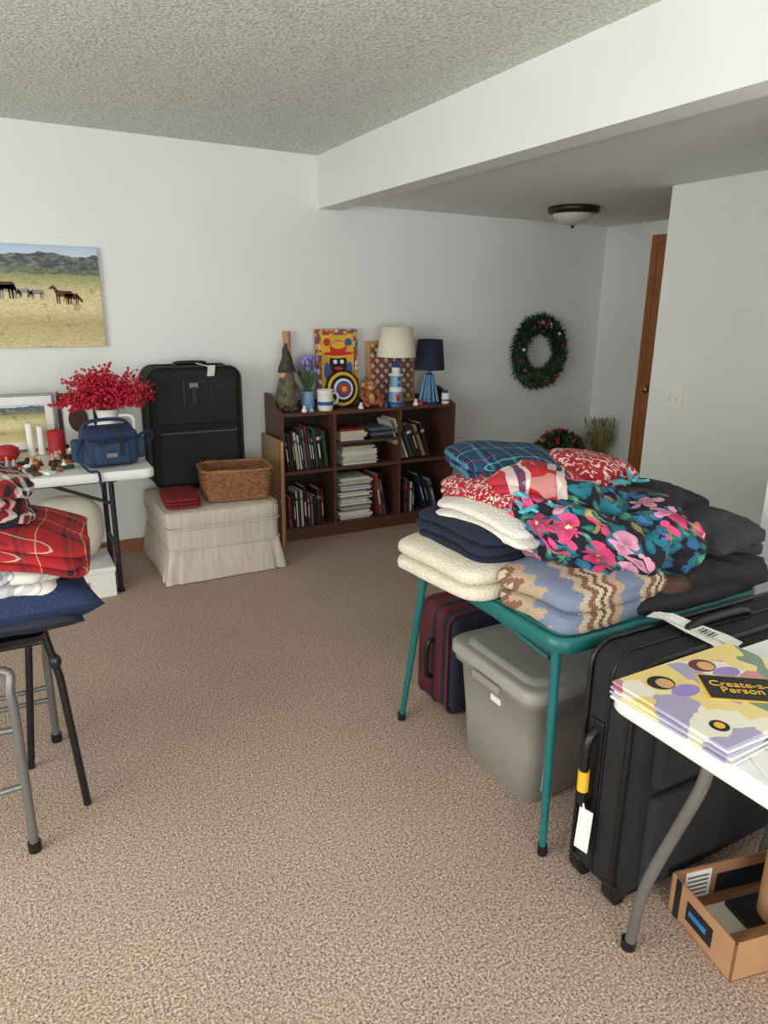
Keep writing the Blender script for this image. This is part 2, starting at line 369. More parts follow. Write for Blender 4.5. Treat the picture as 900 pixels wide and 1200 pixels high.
# ---------------- room ----------------
D=4.51; ZC=2.44; ZH=2.17; XR=3.355; YE=2.90; XF=4.51; Y0=-2.3; X0=-2.4
simple('floor',(X0-.1,Y0-.1,-.1),(XF+.1,D+.1,0),m_carpet)
simple('wall_back',(X0-.1,D,0),(XF+.1,D+.1,2.55),m_wall)
simple('ceiling',(X0-.1,Y0-.1,ZC),(2.0,D,2.55),m_ceil)
simple('ceiling_hall',(2.09,Y0-.1,ZH),(XF+.1,D,2.55),m_wall)
simple('beam',(1.957,Y0,2.126),(2.09,D,2.44),m_wall)
simple('wall_right',(XR,1.6,0),(XR+.11,YE,ZH),m_wall)
simple('wall_partition',(2.30,Y0,0),(XR+.11,1.435,ZH),m_wall)
simple('wall_hall_end',(XR+.11,1.0,0),(XF,1.1,ZH),m_wall)
simple('wall_hall',(XF,1.0,0),(XF+.1,D,ZH+.1),m_wall)
b=B('wall_left')
b.b2((X0-.1,Y0,0),(X0,D,.75),m_wall); b.b2((X0-.1,Y0,2.15),(X0,D,2.44),m_wall)
b.b2((X0-.1,Y0,.75),(X0,-.4,2.15),m_wall); b.b2((X0-.1,2.4,.75),(X0,D,2.15),m_wall); b.done()
b=B('wall_front')
b.b2((X0,Y0-.1,0),(2.3,Y0,.35),m_wall); b.b2((X0,Y0-.1,2.15),(2.3,Y0,2.44),m_wall)
b.b2((X0,Y0-.1,.35),(-1.5,Y0,2.15),m_wall); b.b2((1.3,Y0-.1,.35),(2.3,Y0,2.15),m_wall); b.done()
def window(name,ax,p,u0,u1,z0,z1):
    b=B(name)
    def bb(ua,ub,za,zb):
        if ax=='x': b.b2((p-.07,ua,za),(p-.03,ub,zb),m_white)
        else: b.b2((ua,p-.07,za),(ub,p-.03,zb),m_white)
    bb(u0,u1,z0,z0+.05);bb(u0,u1,z1-.05,z1);bb(u0,u0+.05,z0+.05,z1-.05);bb(u1-.05,u1,z0+.05,z1-.05);um=(u0+u1)/2;bb(um-.02,um+.02,z0+.05,z1-.05)
    b.done()
window('window_1','x',X0,-.4,2.4,.75,2.15); window('window_2','y',Y0,-1.5,1.3,.35,2.15)
simple('baseboard_back',(X0,D-.014,0),(XF,D,.08),m_base)
simple('baseboard_right',(XR-.014,1.6,0),(XR,YE,.08),m_base)
simple('baseboard_hall',(XF-.014,4.03,0),(XF,D-.014,.08),m_base)
b=B('door_1'); XD=XF-.002
b.b2((XF-.02,3.96,0),(XD,4.02,2.07),m_trim,.004); b.b2((XF-.02,3.04,0),(XD,3.10,2.07),m_trim,.004); b.b2((XF-.02,3.10,2.01),(XD,3.96,2.07),m_trim,.004)
b.b2((XF-.012,3.10,.01),(XD,3.96,2.01),m_trim); b.tube([(XF-.012,3.88,.93),(XF-.05,3.88,.93)],.012,m_brass); b.ell((XF-.065,3.88,.93),(.025,.03,.03),m_brass); b.done()
b=B('light_switch')
b.b2((XR-.008,2.66,.98),(XR-.001,2.78,1.10),m_wht,.003)
for y in (2.697,2.743): b.b2((XR-.011,y-.009,1.015),(XR-.007,y+.009,1.065),m_paper); b.box((XR-.017,y,1.044),(.016,.008,.01),m_wht,(0,.4,0))
b.done()
b=B('ceiling_light')
cx,cy=3.485,3.80
b.lathe([(.165,0),(.17,-.012),(.165,-.035),(.135,-.045)],(cx,cy,ZH-.001),m_rim,40,True,True)
b.lathe([(.138,-.040),(.13,-.062),(.10,-.088),(.06,-.105),(.02,-.113),(.0,-.114)],(cx,cy,ZH),m_glass,40,False,False)
b.lathe([(.012,-.11),(.014,-.118),(.006,-.13),(.0,-.132)],(cx,cy,ZH),m_rim,16); b.done()
# ---------------- painting ----------------
b=B('prairie_painting')
b.b2((-.40,4.476,1.28),(.586,4.507,1.823),m_paint,.003)
m_hb=M('horse_brown',C(96,52,34),.8); m_hg=M('horse_grey',C(140,134,128),.8); m_hd=M('horse_dark',C(70,56,50),.8)
def horse(cx,cz,s,mat,fl=1,graze=True):
    y=4.476
    b.poly([(cx+fl*s*x,cz+s*z) for x,z in [(-.5,.1),(-.42,.3),(-.1,.28),(.25,.32),(.4,.2),(.38,0),(.1,-.05),(-.2,-.03),(-.45,-.05)]][::fl],y,mat)
    for lx in (-.42,-.3,.2,.32): b.poly([(cx+fl*s*a,cz+s*z) for a,z in [(lx,.05),(lx+.09,.05),(lx+.05,-.45),(lx,-.45)]][::fl],y,mat)
    nk=[(.25,.3),(.55,.05),(.7,-.25),(.58,-.3),(.4,-.05),(.3,.05)] if graze else [(.25,.3),(.5,.6),(.75,.45),(.7,.36),(.52,.4),(.4,.1)]
    b.poly([(cx+fl*s*x,cz+s*z) for x,z in nk][::fl],y,mat); b.poly([(cx+fl*s*x,cz+s*z) for x,z in [(-.5,.22),(-.44,.26),(-.55,-.25),(-.6,-.22)]][::fl],y,mat)
horse(.385,1.560,.095,m_hb,-1,False); horse(.43,1.550,.08,m_hb,1); horse(.25,1.570,.07,m_hg,-1); horse(.19,1.575,.065,m_hg,1); horse(.085,1.595,.12,m_hd,-1,False); horse(.11,1.585,.1,m_hg,1); horse(-.1,1.57,.1,m_hb,1)
b.done()
# ---------------- bookshelf ----------------
b=B('bookshelf')
xa,xb,ya,yb=1.545,2.88,4.20,4.49
for x in (xa,xb-.022):
    prof=[(ya,0),(yb,0),(yb,.97),(yb-.08,.97),(yb-.13,.95),(yb-.18,.90),(ya+.03,.875),(ya,.86)]
    b.loft([[(xx,p[0],p[1]) for p in prof] for xx in (x,x+.022)],m_walnut,True,True,False)
i0,i1=xa+.022,xb-.022
b.b2((i0,ya+.005,.84),(i1,yb,.862),m_walnut); b.b2((i0,ya+.005,.46),(i1,yb,.482),m_walnut); b.b2((i0,ya+.005,.07),(i1,yb,.092),m_walnut)
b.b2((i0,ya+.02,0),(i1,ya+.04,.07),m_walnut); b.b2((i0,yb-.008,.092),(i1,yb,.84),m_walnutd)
for x,z0,z1 in ((1.92,.482,.84),(2.42,.482,.84),(1.92,.092,.46),(2.42,.092,.46)): b.b2((x,ya+.01,z0),(x+.02,yb-.008,z1),m_walnut)
b.b2((1.94,ya+.02,.63),(2.42,yb-.008,.648),m_walnut); b.b2((i0,yb-.02,.862),(i1,yb,.91),m_walnut)
b.done()
bc=[M('book_%d'%i,c,.6,0,var=.08) for i,c in enumerate([C(190,180,160),C(60,30,34),C(34,44,70),C(120,40,40),C(206,202,194),C(40,70,60),C(24,24,28),C(150,120,80),C(90,100,120),C(210,200,170),C(50,40,36),C(130,60,50)])]
b=B('shelf_books')
def book(x,z,t,h,d,mat,lean=0,y=ya+.03):
    X=Matrix.Translation((x,y,z))@Matrix.Rotation(lean,4,'Y')
    def q(a,c,m):
        vs=[(xx,yy,zz) for xx in (a[0],c[0]) for yy in (a[1],c[1]) for zz in (a[2],c[2])]
        b.add(vs,[[0,1,3,2],[4,6,7,5],[0,4,5,1],[2,3,7,6],[0,2,6,4],[1,5,7,3]],m,False,X)
    q((0,0,0),(.003,d,h),mat);q((t-.003,0,0),(t,d,h),mat);q((0,0,0),(t,.003,h),mat);q((.003,.003,.003),(t-.003,d-.004,h-.005),m_paper)
    q((.001,-.0008,h*.72),(t-.001,0,h*.80),random.choice(bc))
    if random.random()<.6: q((t*.3,-.0008,h*.25),(t*.7,0,h*.62),random.choice([bc[4],bc[9],bc[0],bc[6]]))
def row(x0,x1,z,h0,h1,lean=0):
    x=x0
    while x<x1-.02:
        t=random.uniform(.012,.030); 
        if x+t>x1: break
        h=random.uniform(h0,h1); book(x,z,t,h,random.uniform(.14,.19),random.choice(bc),lean); x+=t/math.cos(lean)+.001
def stack(x0,w,z,n,t0,t1,mats,y=ya+.03,jw=.02):
    for i in range(n):
        t=random.uniform(t0,t1); dx=random.uniform(0,jw); ww=w-random.uniform(0,.04)
        b.b2((x0+dx,y+random.uniform(0,.012),z),(x0+dx+ww,y+.2,z+t*.95),random.choice(mats)); z+=t
    return z
row(1.60,1.90,.486,.22,.29,-.12)
row(1.60,1.86,.093,.2,.28,-.04)
stack(1.99,.27,.483,10,.010,.015,[bc[0],bc[4],m_paper,bc[9]]); stack(1.97,.20,.649,5,.014,.02,[bc[3],bc[4],bc[7],bc[9]]); stack(2.20,.20,.649,4,.014,.025,[bc[6],bc[8],bc[10]])
stack(1.96,.25,.093,27,.009,.013,[m_paper,bc[4],bc[0],bc[8]],jw=.03)
x=2.28
for h,t,l in ((.3,.03,-.14),(.26,.02,-.16),(.3,.012,-.2)): book(x,.097,t,h,.18,random.choice(bc),l); x+=t+.004
for i,(h,t) in enumerate(((.29,.012),(.30,.02),(.27,.03),(.25,.035),(.26,.02),(.24,.03),(.25,.03))): book(2.46+i*.034,.493,t,h,.19,[bc[4],bc[9],bc[5],bc[10],bc[1],bc[7],bc[10]][i],-.38 if i<6 else -.3)
row(2.47,2.58,.093,.2,.27,0)
for i,(t,h) in enumerate(((.02,.27),(.012,.25),(.03,.22))): book(2.66+i*.04,.10,t,h,.17,bc[(i*3+2)%12],-.3)
b.done()
b=B('leaning_board')
b.box((1.518,4.30,.355),(.018,.37,.70),m_board,(0,.012,0),.004); b.b2((1.505,4.118,.0),(1.533,4.135,.705),m_trim,.003); b.b2((1.50,4.12,.30),(1.512,4.48,.33),m_board,.002); b.done()
# ---- items on shelf
ZT=.863
b=B('garden_gnome'); c=(1.645,4.33,ZT)
b.lathe([(.066,0),(.072,.01),(.068,.02)],c,m_bronzed)
b.lathe([(.06,.02),(.072,.06),(.074,.11),(.063,.16),(.05,.2),(.04,.22)],c,m_bronze)
b.ell((c[0],c[1],ZT+.235),(.045,.045,.05),m_tan); b.ell((c[0],c[1]-.045,ZT+.235),(.012,.014,.012),m_tan)
b.tube([(c[0],c[1],ZT+.25),(c[0],c[1],ZT+.29),(c[0]+.004,c[1],ZT+.34),(c[0]-.006,c[1],ZT+.39),(c[0]+.004,c[1],ZT+.43)],[.06,.005],m_bronzed,16,False,5)
b.ell((c[0],c[1]-.04,ZT+.185),(.042,.03,.07),m_bronze,16,12,(.1,0,0),1,1,.012,30)
for sx in (-1,1):
    b.tube([(c[0]+sx*.04,c[1],ZT+.19),(c[0]+sx*.062,c[1]-.03,ZT+.14),(c[0]+sx*.04,c[1]-.07,ZT+.11)],[.016,.012],m_bronze,8,False,4); b.ell((c[0]+sx*.03,c[1]-.055,ZT+.022),(.024,.034,.02),m_bronzed)
b.done()
b=B('wooden_bat'); b.tube([(1.70,4.445,ZT),(1.701,4.450,ZT+.12),(1.702,4.456,ZT+.3),(1.702,4.462,ZT+.5)],[.012,.026],m_pinew,14,False,6); b.ell((1.70,4.445,ZT+.012),(.018,.018,.012),m_pinew); b.done()
b=B('tulip_vase'); c=(1.80,4.36,ZT)
b.lathe([(.04,0),(.05,.03),(.045,.09),(.05,.12),(.052,.12),(.046,.09)],c,m_ltblue,20,True,False)
for i in range(26):
    a=random.random()*6.28; r=random.uniform(.02,.085); z=random.uniform(.22,.33)
    p=Vector((c[0]+r*math.cos(a),c[1]+r*.7*math.sin(a),ZT+z)); b.tube([(c[0],c[1],ZT+.08),p.lerp(Vector(c),.4)+Vector((0,0,.04)),p],.003,m_green2,5,False,3)
    b.lathe([(.004,-.005),(.014,.008),(.015,.022),(.006,.036)],p,m_lav,8)
    for k in range(3): b.leaf(Vector((c[0],c[1],ZT+.1)),Vector((math.cos(a+k),math.sin(a+k)*.7,2.5)),random.uniform(.14,.2),.012,m_green2)
b.done()
b=B('ceramic_mug'); c=(1.885,4.265,ZT)
b.lathe([(.048,0),(.052,.02),(.052,.12),(.055,.135),(.05,.135),(.047,.02)],c,m_wht,24,True,True); b.lathe([(.0535,.035),(.0535,.06)],c,m_bluep,24,False,False); b.tube([(c[0]+.05,c[1],ZT+.11),(c[0]+.09,c[1],ZT+.1),(c[0]+.085,c[1],ZT+.05),(c[0]+.05,c[1],ZT+.035)],.007,m_wht,8,False,4); b.done()
b=B('folk_art_picture')
b.box((2.05,4.43,ZT+.258),(.31,.02,.51),m_check,(-.06,0,0)); 
b.box((2.05,4.417,ZT+.26),(.24,.006,.43),m_ylw,(-.06,0,0))
def dd(x,z,rx,rz,m,o): b.disc((x,4.412+(z-.26)*.06-o,ZT+z),rx,rz,m,.004,28,(-.06,0,0))
dd(2.05,.20,.09,.12,m_redp,.0); dd(2.05,.29,.065,.075,m_black,.003); dd(2.05,.355,.115,.032,m_ylw,.006); dd(2.05,.39,.06,.05,m_redp,.008); dd(2.05,.355,.11,.014,m_redp,.010); dd(2.05,.41,.05,.025,m_ylw,.011); dd(2.025,.30,.014,.014,m_wht,.008); dd(2.075,.30,.014,.014,m_wht,.008); dd(2.05,.255,.03,.012,m_redp,.008); dd(1.965,.24,.02,.06,m_bluep,.004); dd(2.135,.24,.02,.06,m_bluep,.004); dd(1.97,.43,.025,.025,m_redp,.002); dd(2.13,.43,.025,.025,m_bluep,.002)
b.done()
b=B('target_board'); cz=ZT+.126
for i,(r,m) in enumerate(((.125,m_black),(.112,m_ylw),(.092,m_black),(.07,m_wht),(.055,m_bluep),(.038,m_redp),(.018,m_ylw))): b.disc((2.045,4.335-.0045*i,cz),r,r,m,.006 if i else .012,40,(-.08,0,0))
b.box((2.045,4.35,ZT+.01),(.08,.05,.02),m_black); b.done()
b=B('monkey_figurine'); c=Vector((2.225,4.29,ZT+.002))
b.ell(c+Vector((0,0,.06)),(.05,.045,.06),m_orange,20,14,(0,0,0),1,1,.006,40); b.ell(c+Vector((0,-.03,.055)),(.03,.022,.04),m_tan)
b.ell(c+Vector((0,-.005,.145)),(.042,.04,.042),m_orange,20,14,(0,0,0),1,1,.004,40); b.ell(c+Vector((0,-.036,.135)),(.027,.016,.022),m_tan); b.ell(c+Vector((0,-.034,.158)),(.024,.01,.014),m_tan)
for sx in (-1,1):
    b.ell(c+Vector((sx*.045,0,.148)),(.014,.008,.017),m_tan); b.ell(c+Vector((sx*.010,-.046,.158)),(.004,.003,.005),m_black)
    b.tube([c+Vector((sx*.04,0,.1)),c+Vector((sx*.07,-.03,.07)),c+Vector((sx*.035,-.065,.05))],[.017,.011],m_orange,8,False,4)
    b.tube([c+Vector((sx*.03,-.02,.025)),c+Vector((sx*.06,-.06,.035)),c+Vector((sx*.045,-.085,.012))],[.022,.012],m_orange,8,False,4)
b.ell(c+Vector((0,-.052,.143)),(.006,.004,.004),m_black); b.done()
b=B('diamond_picture'); b.box((2.475,4.435,ZT+.217),(.38,.02,.43),m_pinew,(-.06,0,0),.004); b.box((2.475,4.422,ZT+.217),(.33,.006,.38),m_diam,(-.06,0,0)); b.done()
b=B('lighthouse_lamp'); c=(2.42,4.265,ZT)
b.lathe([(.066,0),(.066,.02),(.055,.03)],c,m_medblue); b.lathe([(.052,.03),(.048,.1)],c,m_ltblue); b.lathe([(.048,.1),(.045,.13)],c,m_wht); b.lathe([(.045,.13),(.04,.21)],c,m_ltblue); b.lathe([(.052,.21),(.052,.22),(.03,.222),(.03,.265)],c,m_wht); b.lathe([(.04,.265),(.02,.29),(.006,.31),(.006,.36)],c,m_medblue)
b.box((c[0]-.01,c[1]-.050,ZT+.06),(.022,.01,.045),m_redp)
for z in (.15,.19): b.box((c[0],c[1]-.043,ZT+z),(.014,.008,.018),m_medblue)
b.lathe([(.135,.335),(.105,.535),(.102,.535),(.132,.335)],c,m_shadew,36,False,False); b.done()
b=B('striped_lamp'); c=(2.725,4.32,ZT)
pr=[(.068,0),(.071,.012),(.064,.04),(.056,.08),(.048,.12),(.04,.16),(.03,.2),(.012,.215),(.006,.26)]
for i in range(len(pr)-1): b.lathe(pr[i:i+2],c,m_medblue,24,i==0,False)
for k in range(12):
    a=2*pi*k/12; b.tube([(c[0]+(r+.0005)*math.cos(a),c[1]+(r+.0005)*math.sin(a),ZT+z) for r,z in pr[1:7]],[.008,.004],m_ltblue,6)
b.lathe([(.108,.235),(.088,.445),(.085,.445),(.105,.235)],c,m_shaden,36,False,False); b.done()
b=B('trinket_box'); b.lathe([(.026,0),(.031,.03),(.03,.07),(.026,.075)],(2.815,4.235,ZT),m_wht,16); b.lathe([(.031,.02),(.032,.03)],(2.815,4.235,ZT),m_medblue,16,False,False); b.ell((2.815,4.235,ZT+.085),(.018,.018,.013),m_medblue,12,8); b.done()
b=B('small_figurines')
for x,s,m in ((1.72,.020,m_wht),(1.77,.018,m_ltblue),(2.13,.02,m_wht),(2.32,.018,m_bluep),(2.56,.022,m_wht),(2.60,.018,m_redp)): b.lathe([(s*.8,0),(s,.01),(s*.6,s*1.3)],(x,4.225,ZT),m,12); b.ell((x,4.225,ZT+s*1.6),(s*.5,s*.5,s*.6),m,10,8)
b.done()
# ---------------- ottoman ----------------
b=B('skirted_ottoman'); ox,oy,ow,od=1.05,4.13,.655,.66
def ring(z,gr): return rr(ox,oy,z,ow+gr,od+gr,.05,6)
def skirt(z,gr,amp):
    out=[];N=200
    base=rr(ox,oy,z,ow+gr,od+gr,.03,4); base.append(base[0]); L=[0]
    for i in range(1,len(base)): L.append(L[-1]+(Vector(base[i])-Vector(base[i-1])).length)
    k=0
    for j in range(N):
        t=L[-1]*j/N
        while L[k+1]<t: k+=1
        p=Vector(base[k]).lerp(Vector(base[k+1]),(t-L[k])/max(1e-6,L[k+1]-L[k]))
        n=Vector((p.x-ox,p.y-oy,0)).normalized()
        cd=min(abs(abs(p.x-ox)-(ow+gr)/2)+abs(abs(p.y-oy)-(od+gr)/2),.2)
        p+=n*amp*(noise.noise(Vector((p.x*4,p.y*4,1)))*1.5+(1.6*math.sin(cd*90) if cd<.09 else 0)); out.append(p)
    return out
b.loft([skirt(.006,.05,.009),skirt(.08,.035,.006),skirt(.16,.008,.002),skirt(.195,0,0)],m_otto,True,True)
b.loft([ring(.19,0),ring(.315,0)],m_otto); 
for z in (.195,.315): b.tube(rr(ox,oy,z,ow+.008,od+.008,.05,6),.006,m_otto,6,True)
b.ell((ox,oy,.36),(ow/2+.010,od/2+.010,.066),m_otto,120,20,(0,0,0),.40,.18,.003,5)
b.tube(rr(ox,oy,.405,ow-.005,od-.005,.05,6),.005,m_otto,6,True); b.done()
# ---------------- suitcase on ottoman ----------------
OT=.430
b=B('upright_suitcase'); x0,x1,y0,y1,z0,z1=.755,1.31,4.215,4.475,OT,1.165
cx=(x0+x1)/2
b.box((cx,(y0+y1)/2,(z0+z1)/2+.01),(x1-x0,y1-y0,z1-z0-.02),m_blackfab,(0,0,0),.06,5)
b.box((cx,y0-.002,z1-.19),(x1-x0-.07,.03,.28),m_blackfab2,(0,0,0),.014,4); b.box((cx,y0-.006,z0+.21),(x1-x0-.08,.045,.34),m_blackfab2,(0,0,0),.02,4)
for y in (y0+.03,y1-.03): b.tube([(p[0],y,p[1]) for p in [(q[0],q[1]) for q in rr(cx,(z0+z1)/2+.01,0,x1-x0+.002,z1-z0-.016,.075,6)]],.007,m_blackpl,6,True)
b.tube([(x0+.05,y0-.03,z0+.36),(x1-.05,y0-.03,z0+.36)],.003,m_greym,6); b.tube([(x0+.05,y0-.018,z1-.06),(x1-.05,y0-.018,z1-.06)],.0025,m_blackpl,6)
b.tube([(cx-.09,(y0+y1)/2,z1-.005),(cx-.08,(y0+y1)/2,z1+.02),(cx+.08,(y0+y1)/2,z1+.02),(cx+.09,(y0+y1)/2,z1-.005)],.012,m_blackpl,8,False,5)
b.box((cx-.02,y0-.018,z1-.10),(.05,.005,.03),m_greym); b.box((cx-.08,y0-.016,z1-.15),(.012,.02,.16),m_blackpl); b.box((cx+.08,y0-.016,z1-.15),(.012,.02,.16),m_blackpl); b.box((cx-.02,y0-.02,z1-.16),(.03,.01,.10),m_blackpl)
b.box((cx+.09,y0-.006,z1-.03),(.045,.004,.09),m_paper,(.3,0,.2)); b.tube([(cx+.03,(y0+y1)/2,z1+.02),(cx+.08,y0,z1+.005),(cx+.09,y0-.006,z1-.01)],.003,m_paper,5)
for x in (x0+.05,x1-.05): b.tube([(x-.015,y0+.04,z0+.015),(x+.015,y0+.04,z0+.015)],.015,m_blackpl,10)
b.done()
# basket
b=B('wicker_basket'); bx,by,ang=1.170,3.985,-.12
T=Matrix.Translation((bx,by,0))@Matrix.Rotation(ang,4,'Z')@Matrix.Translation((-bx,-by,0))
nr=13
for i in range(nr):
    z=OT+.008+i*.0128; g=i/nr*.035
    path=rr(bx,by,z,.36+g,.25+g,.05,4); P=[]
    for k in range(len(path)):
        a=Vector(path[k]);c_=Vector(path[(k+1)%len(path)]);n_=max(1,int((c_-a).length/.010))
        for j in range(n_): P.append(a.lerp(c_,j/n_))
    ctr=Vector((bx,by,z)); P=[T@(p+(p-ctr).normalized()*.0045*math.sin(j*1.57+i*pi)) for j,p in enumerate(P)]
    b.tube(P,.0072,m_wicker,5,True)
b.loft([[T@Vector(p) for p in rr(bx,by,OT+.004,.35,.24,.05,4)],[T@Vector(p) for p in rr(bx,by,OT+.012,.35,.24,.05,4)]],m_wicker)
for g in (0,.012): b.tube([T@(Vector(p)+Vector((0,0,.004*math.sin(k*2+g*200)))) for k,p in enumerate(rr(bx,by,OT+.178,.395+g,.285+g,.06,8))],.009,m_wicker,6,True)
b.done()
b=B('folded_christmas_throw'); b.fold((.845,3.985,OT-.002),(.20,.33,.06),3,m_plaidxmas,-.12,.006,12); b.done()
# ---------------- left folding table ----------------
def ftable(name,x0,x1,y0,y1,z):
    b=B(name); cx,cy=(x0+x1)/2,(y0+y1)/2
    b.loft([rr(cx,cy,z-.045,x1-x0-.01,y1-y0-.01,.045,5),rr(cx,cy,z-.038,x1-x0,y1-y0,.05,5),rr(cx,cy,z-.008,x1-x0,y1-y0,.05,5),rr(cx,cy,z,x1-x0-.016,y1-y0-.016,.045,5)],m_white)
    return b
b=ftable('folding_table',-1.25,.635,3.52,4.27,.74)
for lx in (.46,-1.05):
    for ly in (3.84,4.17): b.tube([(lx,ly,.70),(lx,ly,.35),(lx,ly,.012)],.014,m_dark,10); b.tube([(lx,ly,.02),(lx,ly,.0)],.02,m_blackpl,10)
    b.tube([(lx,3.84,.25),(lx,4.17,.25)],.01,m_dark); b.tube([(lx,3.66,.69),(lx,4.2,.69)],.013,m_dark)
b.tube([(.46,3.84,.50),(.1,3.84,.66),(-.05,3.84,.69)],.009,m_dark,8); b.tube([(.46,3.60,.685),(-1.0,3.60,.685)],.012,m_dark); b.done()
TZ=.742
b=B('flower_pitcher'); c=(.50,4.03,TZ)
b.lathe([(.05,0),(.062,.02),(.072,.08),(.06,.15),(.05,.19),(.062,.235),(.057,.235),(.045,.19)],c,m_wht,28,True,False)
b.tube([(c[0]+.055,c[1]-.02,TZ+.2),(c[0]+.12,c[1]-.04,TZ+.19),(c[0]+.12,c[1]-.04,TZ+.10),(c[0]+.065,c[1]-.02,TZ+.06)],.010,m_wht,8,False,6)
for i in range(190):
    a=random.random()*6.28; u=random.random()**.5; el=u*1.5; k2=random.uniform(.75,1.1)
    d=Vector((math.sin(el)*math.cos(a)*.26,math.sin(el)*math.sin(a)*.18,math.cos(el)*.22+.02))*k2
    q=Vector(c)+Vector((0,0,.22)); e=q+d; b.tube([q,q+d*.5+Vector((0,0,.03)),e],.0022,m_green2 if i%5==0 else m_redb,4,False,2)
    for k in range(12):
        t=.35+.65*k/11; p=q+d*t+rv(.013)+Vector((0,0,.03*(1-abs(2*t-1))))
        r=random.uniform(.005,.010); b.ell(p,(r,r,r),m_redb,6,4)
b.done()
b=B('camera_bag'); c=Vector((.45,3.70,TZ))
b.box(c+Vector((0,0,.09)),(.26,.15,.18),m_dblue,(0,0,.1),.035,4); b.box(c+Vector((.005,-.075,.07)),(.17,.05,.11),m_dblue,(0,0,.1),.02,3); b.box(c+Vector((0,-.02,.165)),(.25,.17,.05),m_navy,(.1,0,.1),.022,3)
b.box(c+Vector((-.145,0,.08)),(.05,.1,.11),m_dblue,(0,0,.1),.018,3); b.box(c+Vector((.145,0.02,.08)),(.05,.1,.11),m_dblue,(0,0,.1),.018,3)
b.box(c+Vector((-.04,-.098,.11)),(.018,.012,.1),m_blackpl,(0,0,.1)); b.box(c+Vector((.05,-.095,.11)),(.018,.012,.1),m_blackpl,(0,0,.1)); b.box(c+Vector((.0,-.104,.065)),(.05,.004,.02),m_greym)
b.tube([c+Vector((-.12,0,.17)),c+Vector((-.08,0,.22)),c+Vector((.07,.02,.22)),c+Vector((.12,.02,.17))],.009,m_navy,6,False,6)
b.tube([c+Vector((-.12,-.06,.15)),c+Vector((-.16,-.13,.08)),c+Vector((-.12,-.17,.012)),c+Vector((-.08,-.185,.005)),c+Vector((-.075,-.198,-.05)),c+Vector((-.07,-.20,-.075))],.007,m_navy,6,False,6)
b.tube([c+Vector((.15,0,.14)),c+Vector((.2,-.01,.16)),c+Vector((.22,.02,.12)),c+Vector((.17,.03,.08))],.007,m_navy,6,False,5); b.done()
for i,(x,y,r,h,m) in enumerate(((.115,4.10,.018,.17,m_wht),(.165,4.12,.018,.15,m_wht),(.235,4.06,.042,.13,m_red))):
    b=B('pillar_candle' if i==2 else 'taper_candle')
    if i<2: b.lathe([(.024,0),(.024,.012),(.02,.02)],(x,y,TZ),m_wht,20)
    b.lathe([(r,.0),(r,h),(r*.8,h+.003),(r*.3,h-.006)],(x,y,TZ),m,20); b.tube([(x,y,TZ+h-.005),(x+.002,y,TZ+h+.012)],.0015,m_black,5); b.done()
b=B('framed_landscape'); b.box((.03,4.235,TZ+.155),(.46,.015,.31),m_greym,(-.05,0,0),.003); b.box((.03,4.226,TZ+.155),(.43,.004,.28),m_paper,(-.05,0,0)); b.box((.03,4.223,TZ+.155),(.35,.004,.20),m_paint2,(-.05,0,0)); b.done()
b=B('black_picture_frame'); 
for (dx,dz,w,h) in ((-.09,0,.02,.30),(.09,0,.02,.30),(0,.14,.2,.02),(0,-.14,.2,.02)): b.box((.37+dx,4.225+dz*.06,TZ+.155+dz),(w,.018,h),m_black,(-.06,0,0),.003)
b.box((.37,4.230,TZ+.155),(.17,.006,.27),m_paper,(-.06,0,0)); b.disc((.37,4.223,TZ+.16),.05,.07,m_brown,.003); b.done()
b=B('table_ornaments')
for i in range(70):
    x=random.uniform(-.2,.28); y=random.uniform(3.56,3.97); s=random.uniform(.010,.022); m=random.choice([m_redp,m_wht,m_hb,m_black,m_ltblue,m_red,m_orange,m_brown,m_paper,m_green])
    if i%3==0: b.box((x,y,TZ+s*.4),(s*4,s*2.4,s*.8),m,(0,0,random.random()*3),.003)
    elif i%3==1: b.lathe([(s,0),(s*1.1,s*.4),(s*.5,s*1.6),(s*.5,s*1.8)],(x,y,TZ),m,12); b.ell((x,y,TZ+s*2.1),(s*.5,s*.5,s*.55),m_tan,10,8)
    else: b.ell((x,y,TZ+s*.7),(s*1.2,s,s*.7),m,12,8,(0,0,0),1,1,.006,50)
b.lathe([(.03,0),(.035,.03),(.02,.05)],(.31,3.98,TZ),m_wht,14); b.ell((.31,3.98,TZ+.065),(.02,.02,.022),m_tan,12,8)
b.lathe([(.04,0),(.06,.03),(.055,.06),(.03,.075)],(.0,4.03,TZ),m_red,20)
b.done()
# under table
b=B('storage_carton'); b.b2((.0,3.78,0),(.43,4.12,.14),m_paper,.004); b.b2((-.005,3.775,.14),(.435,4.125,.17),m_white,.004); b.b2((.22,3.775,.05),(.30,3.78,.10),m_card); b.done()
b=B('round_cushion')
b.ell((.215,3.90,.368),(.205,.09,.19),m_cream,48,24,(.12,0,.15),.8,.95,.006,8); b.done()
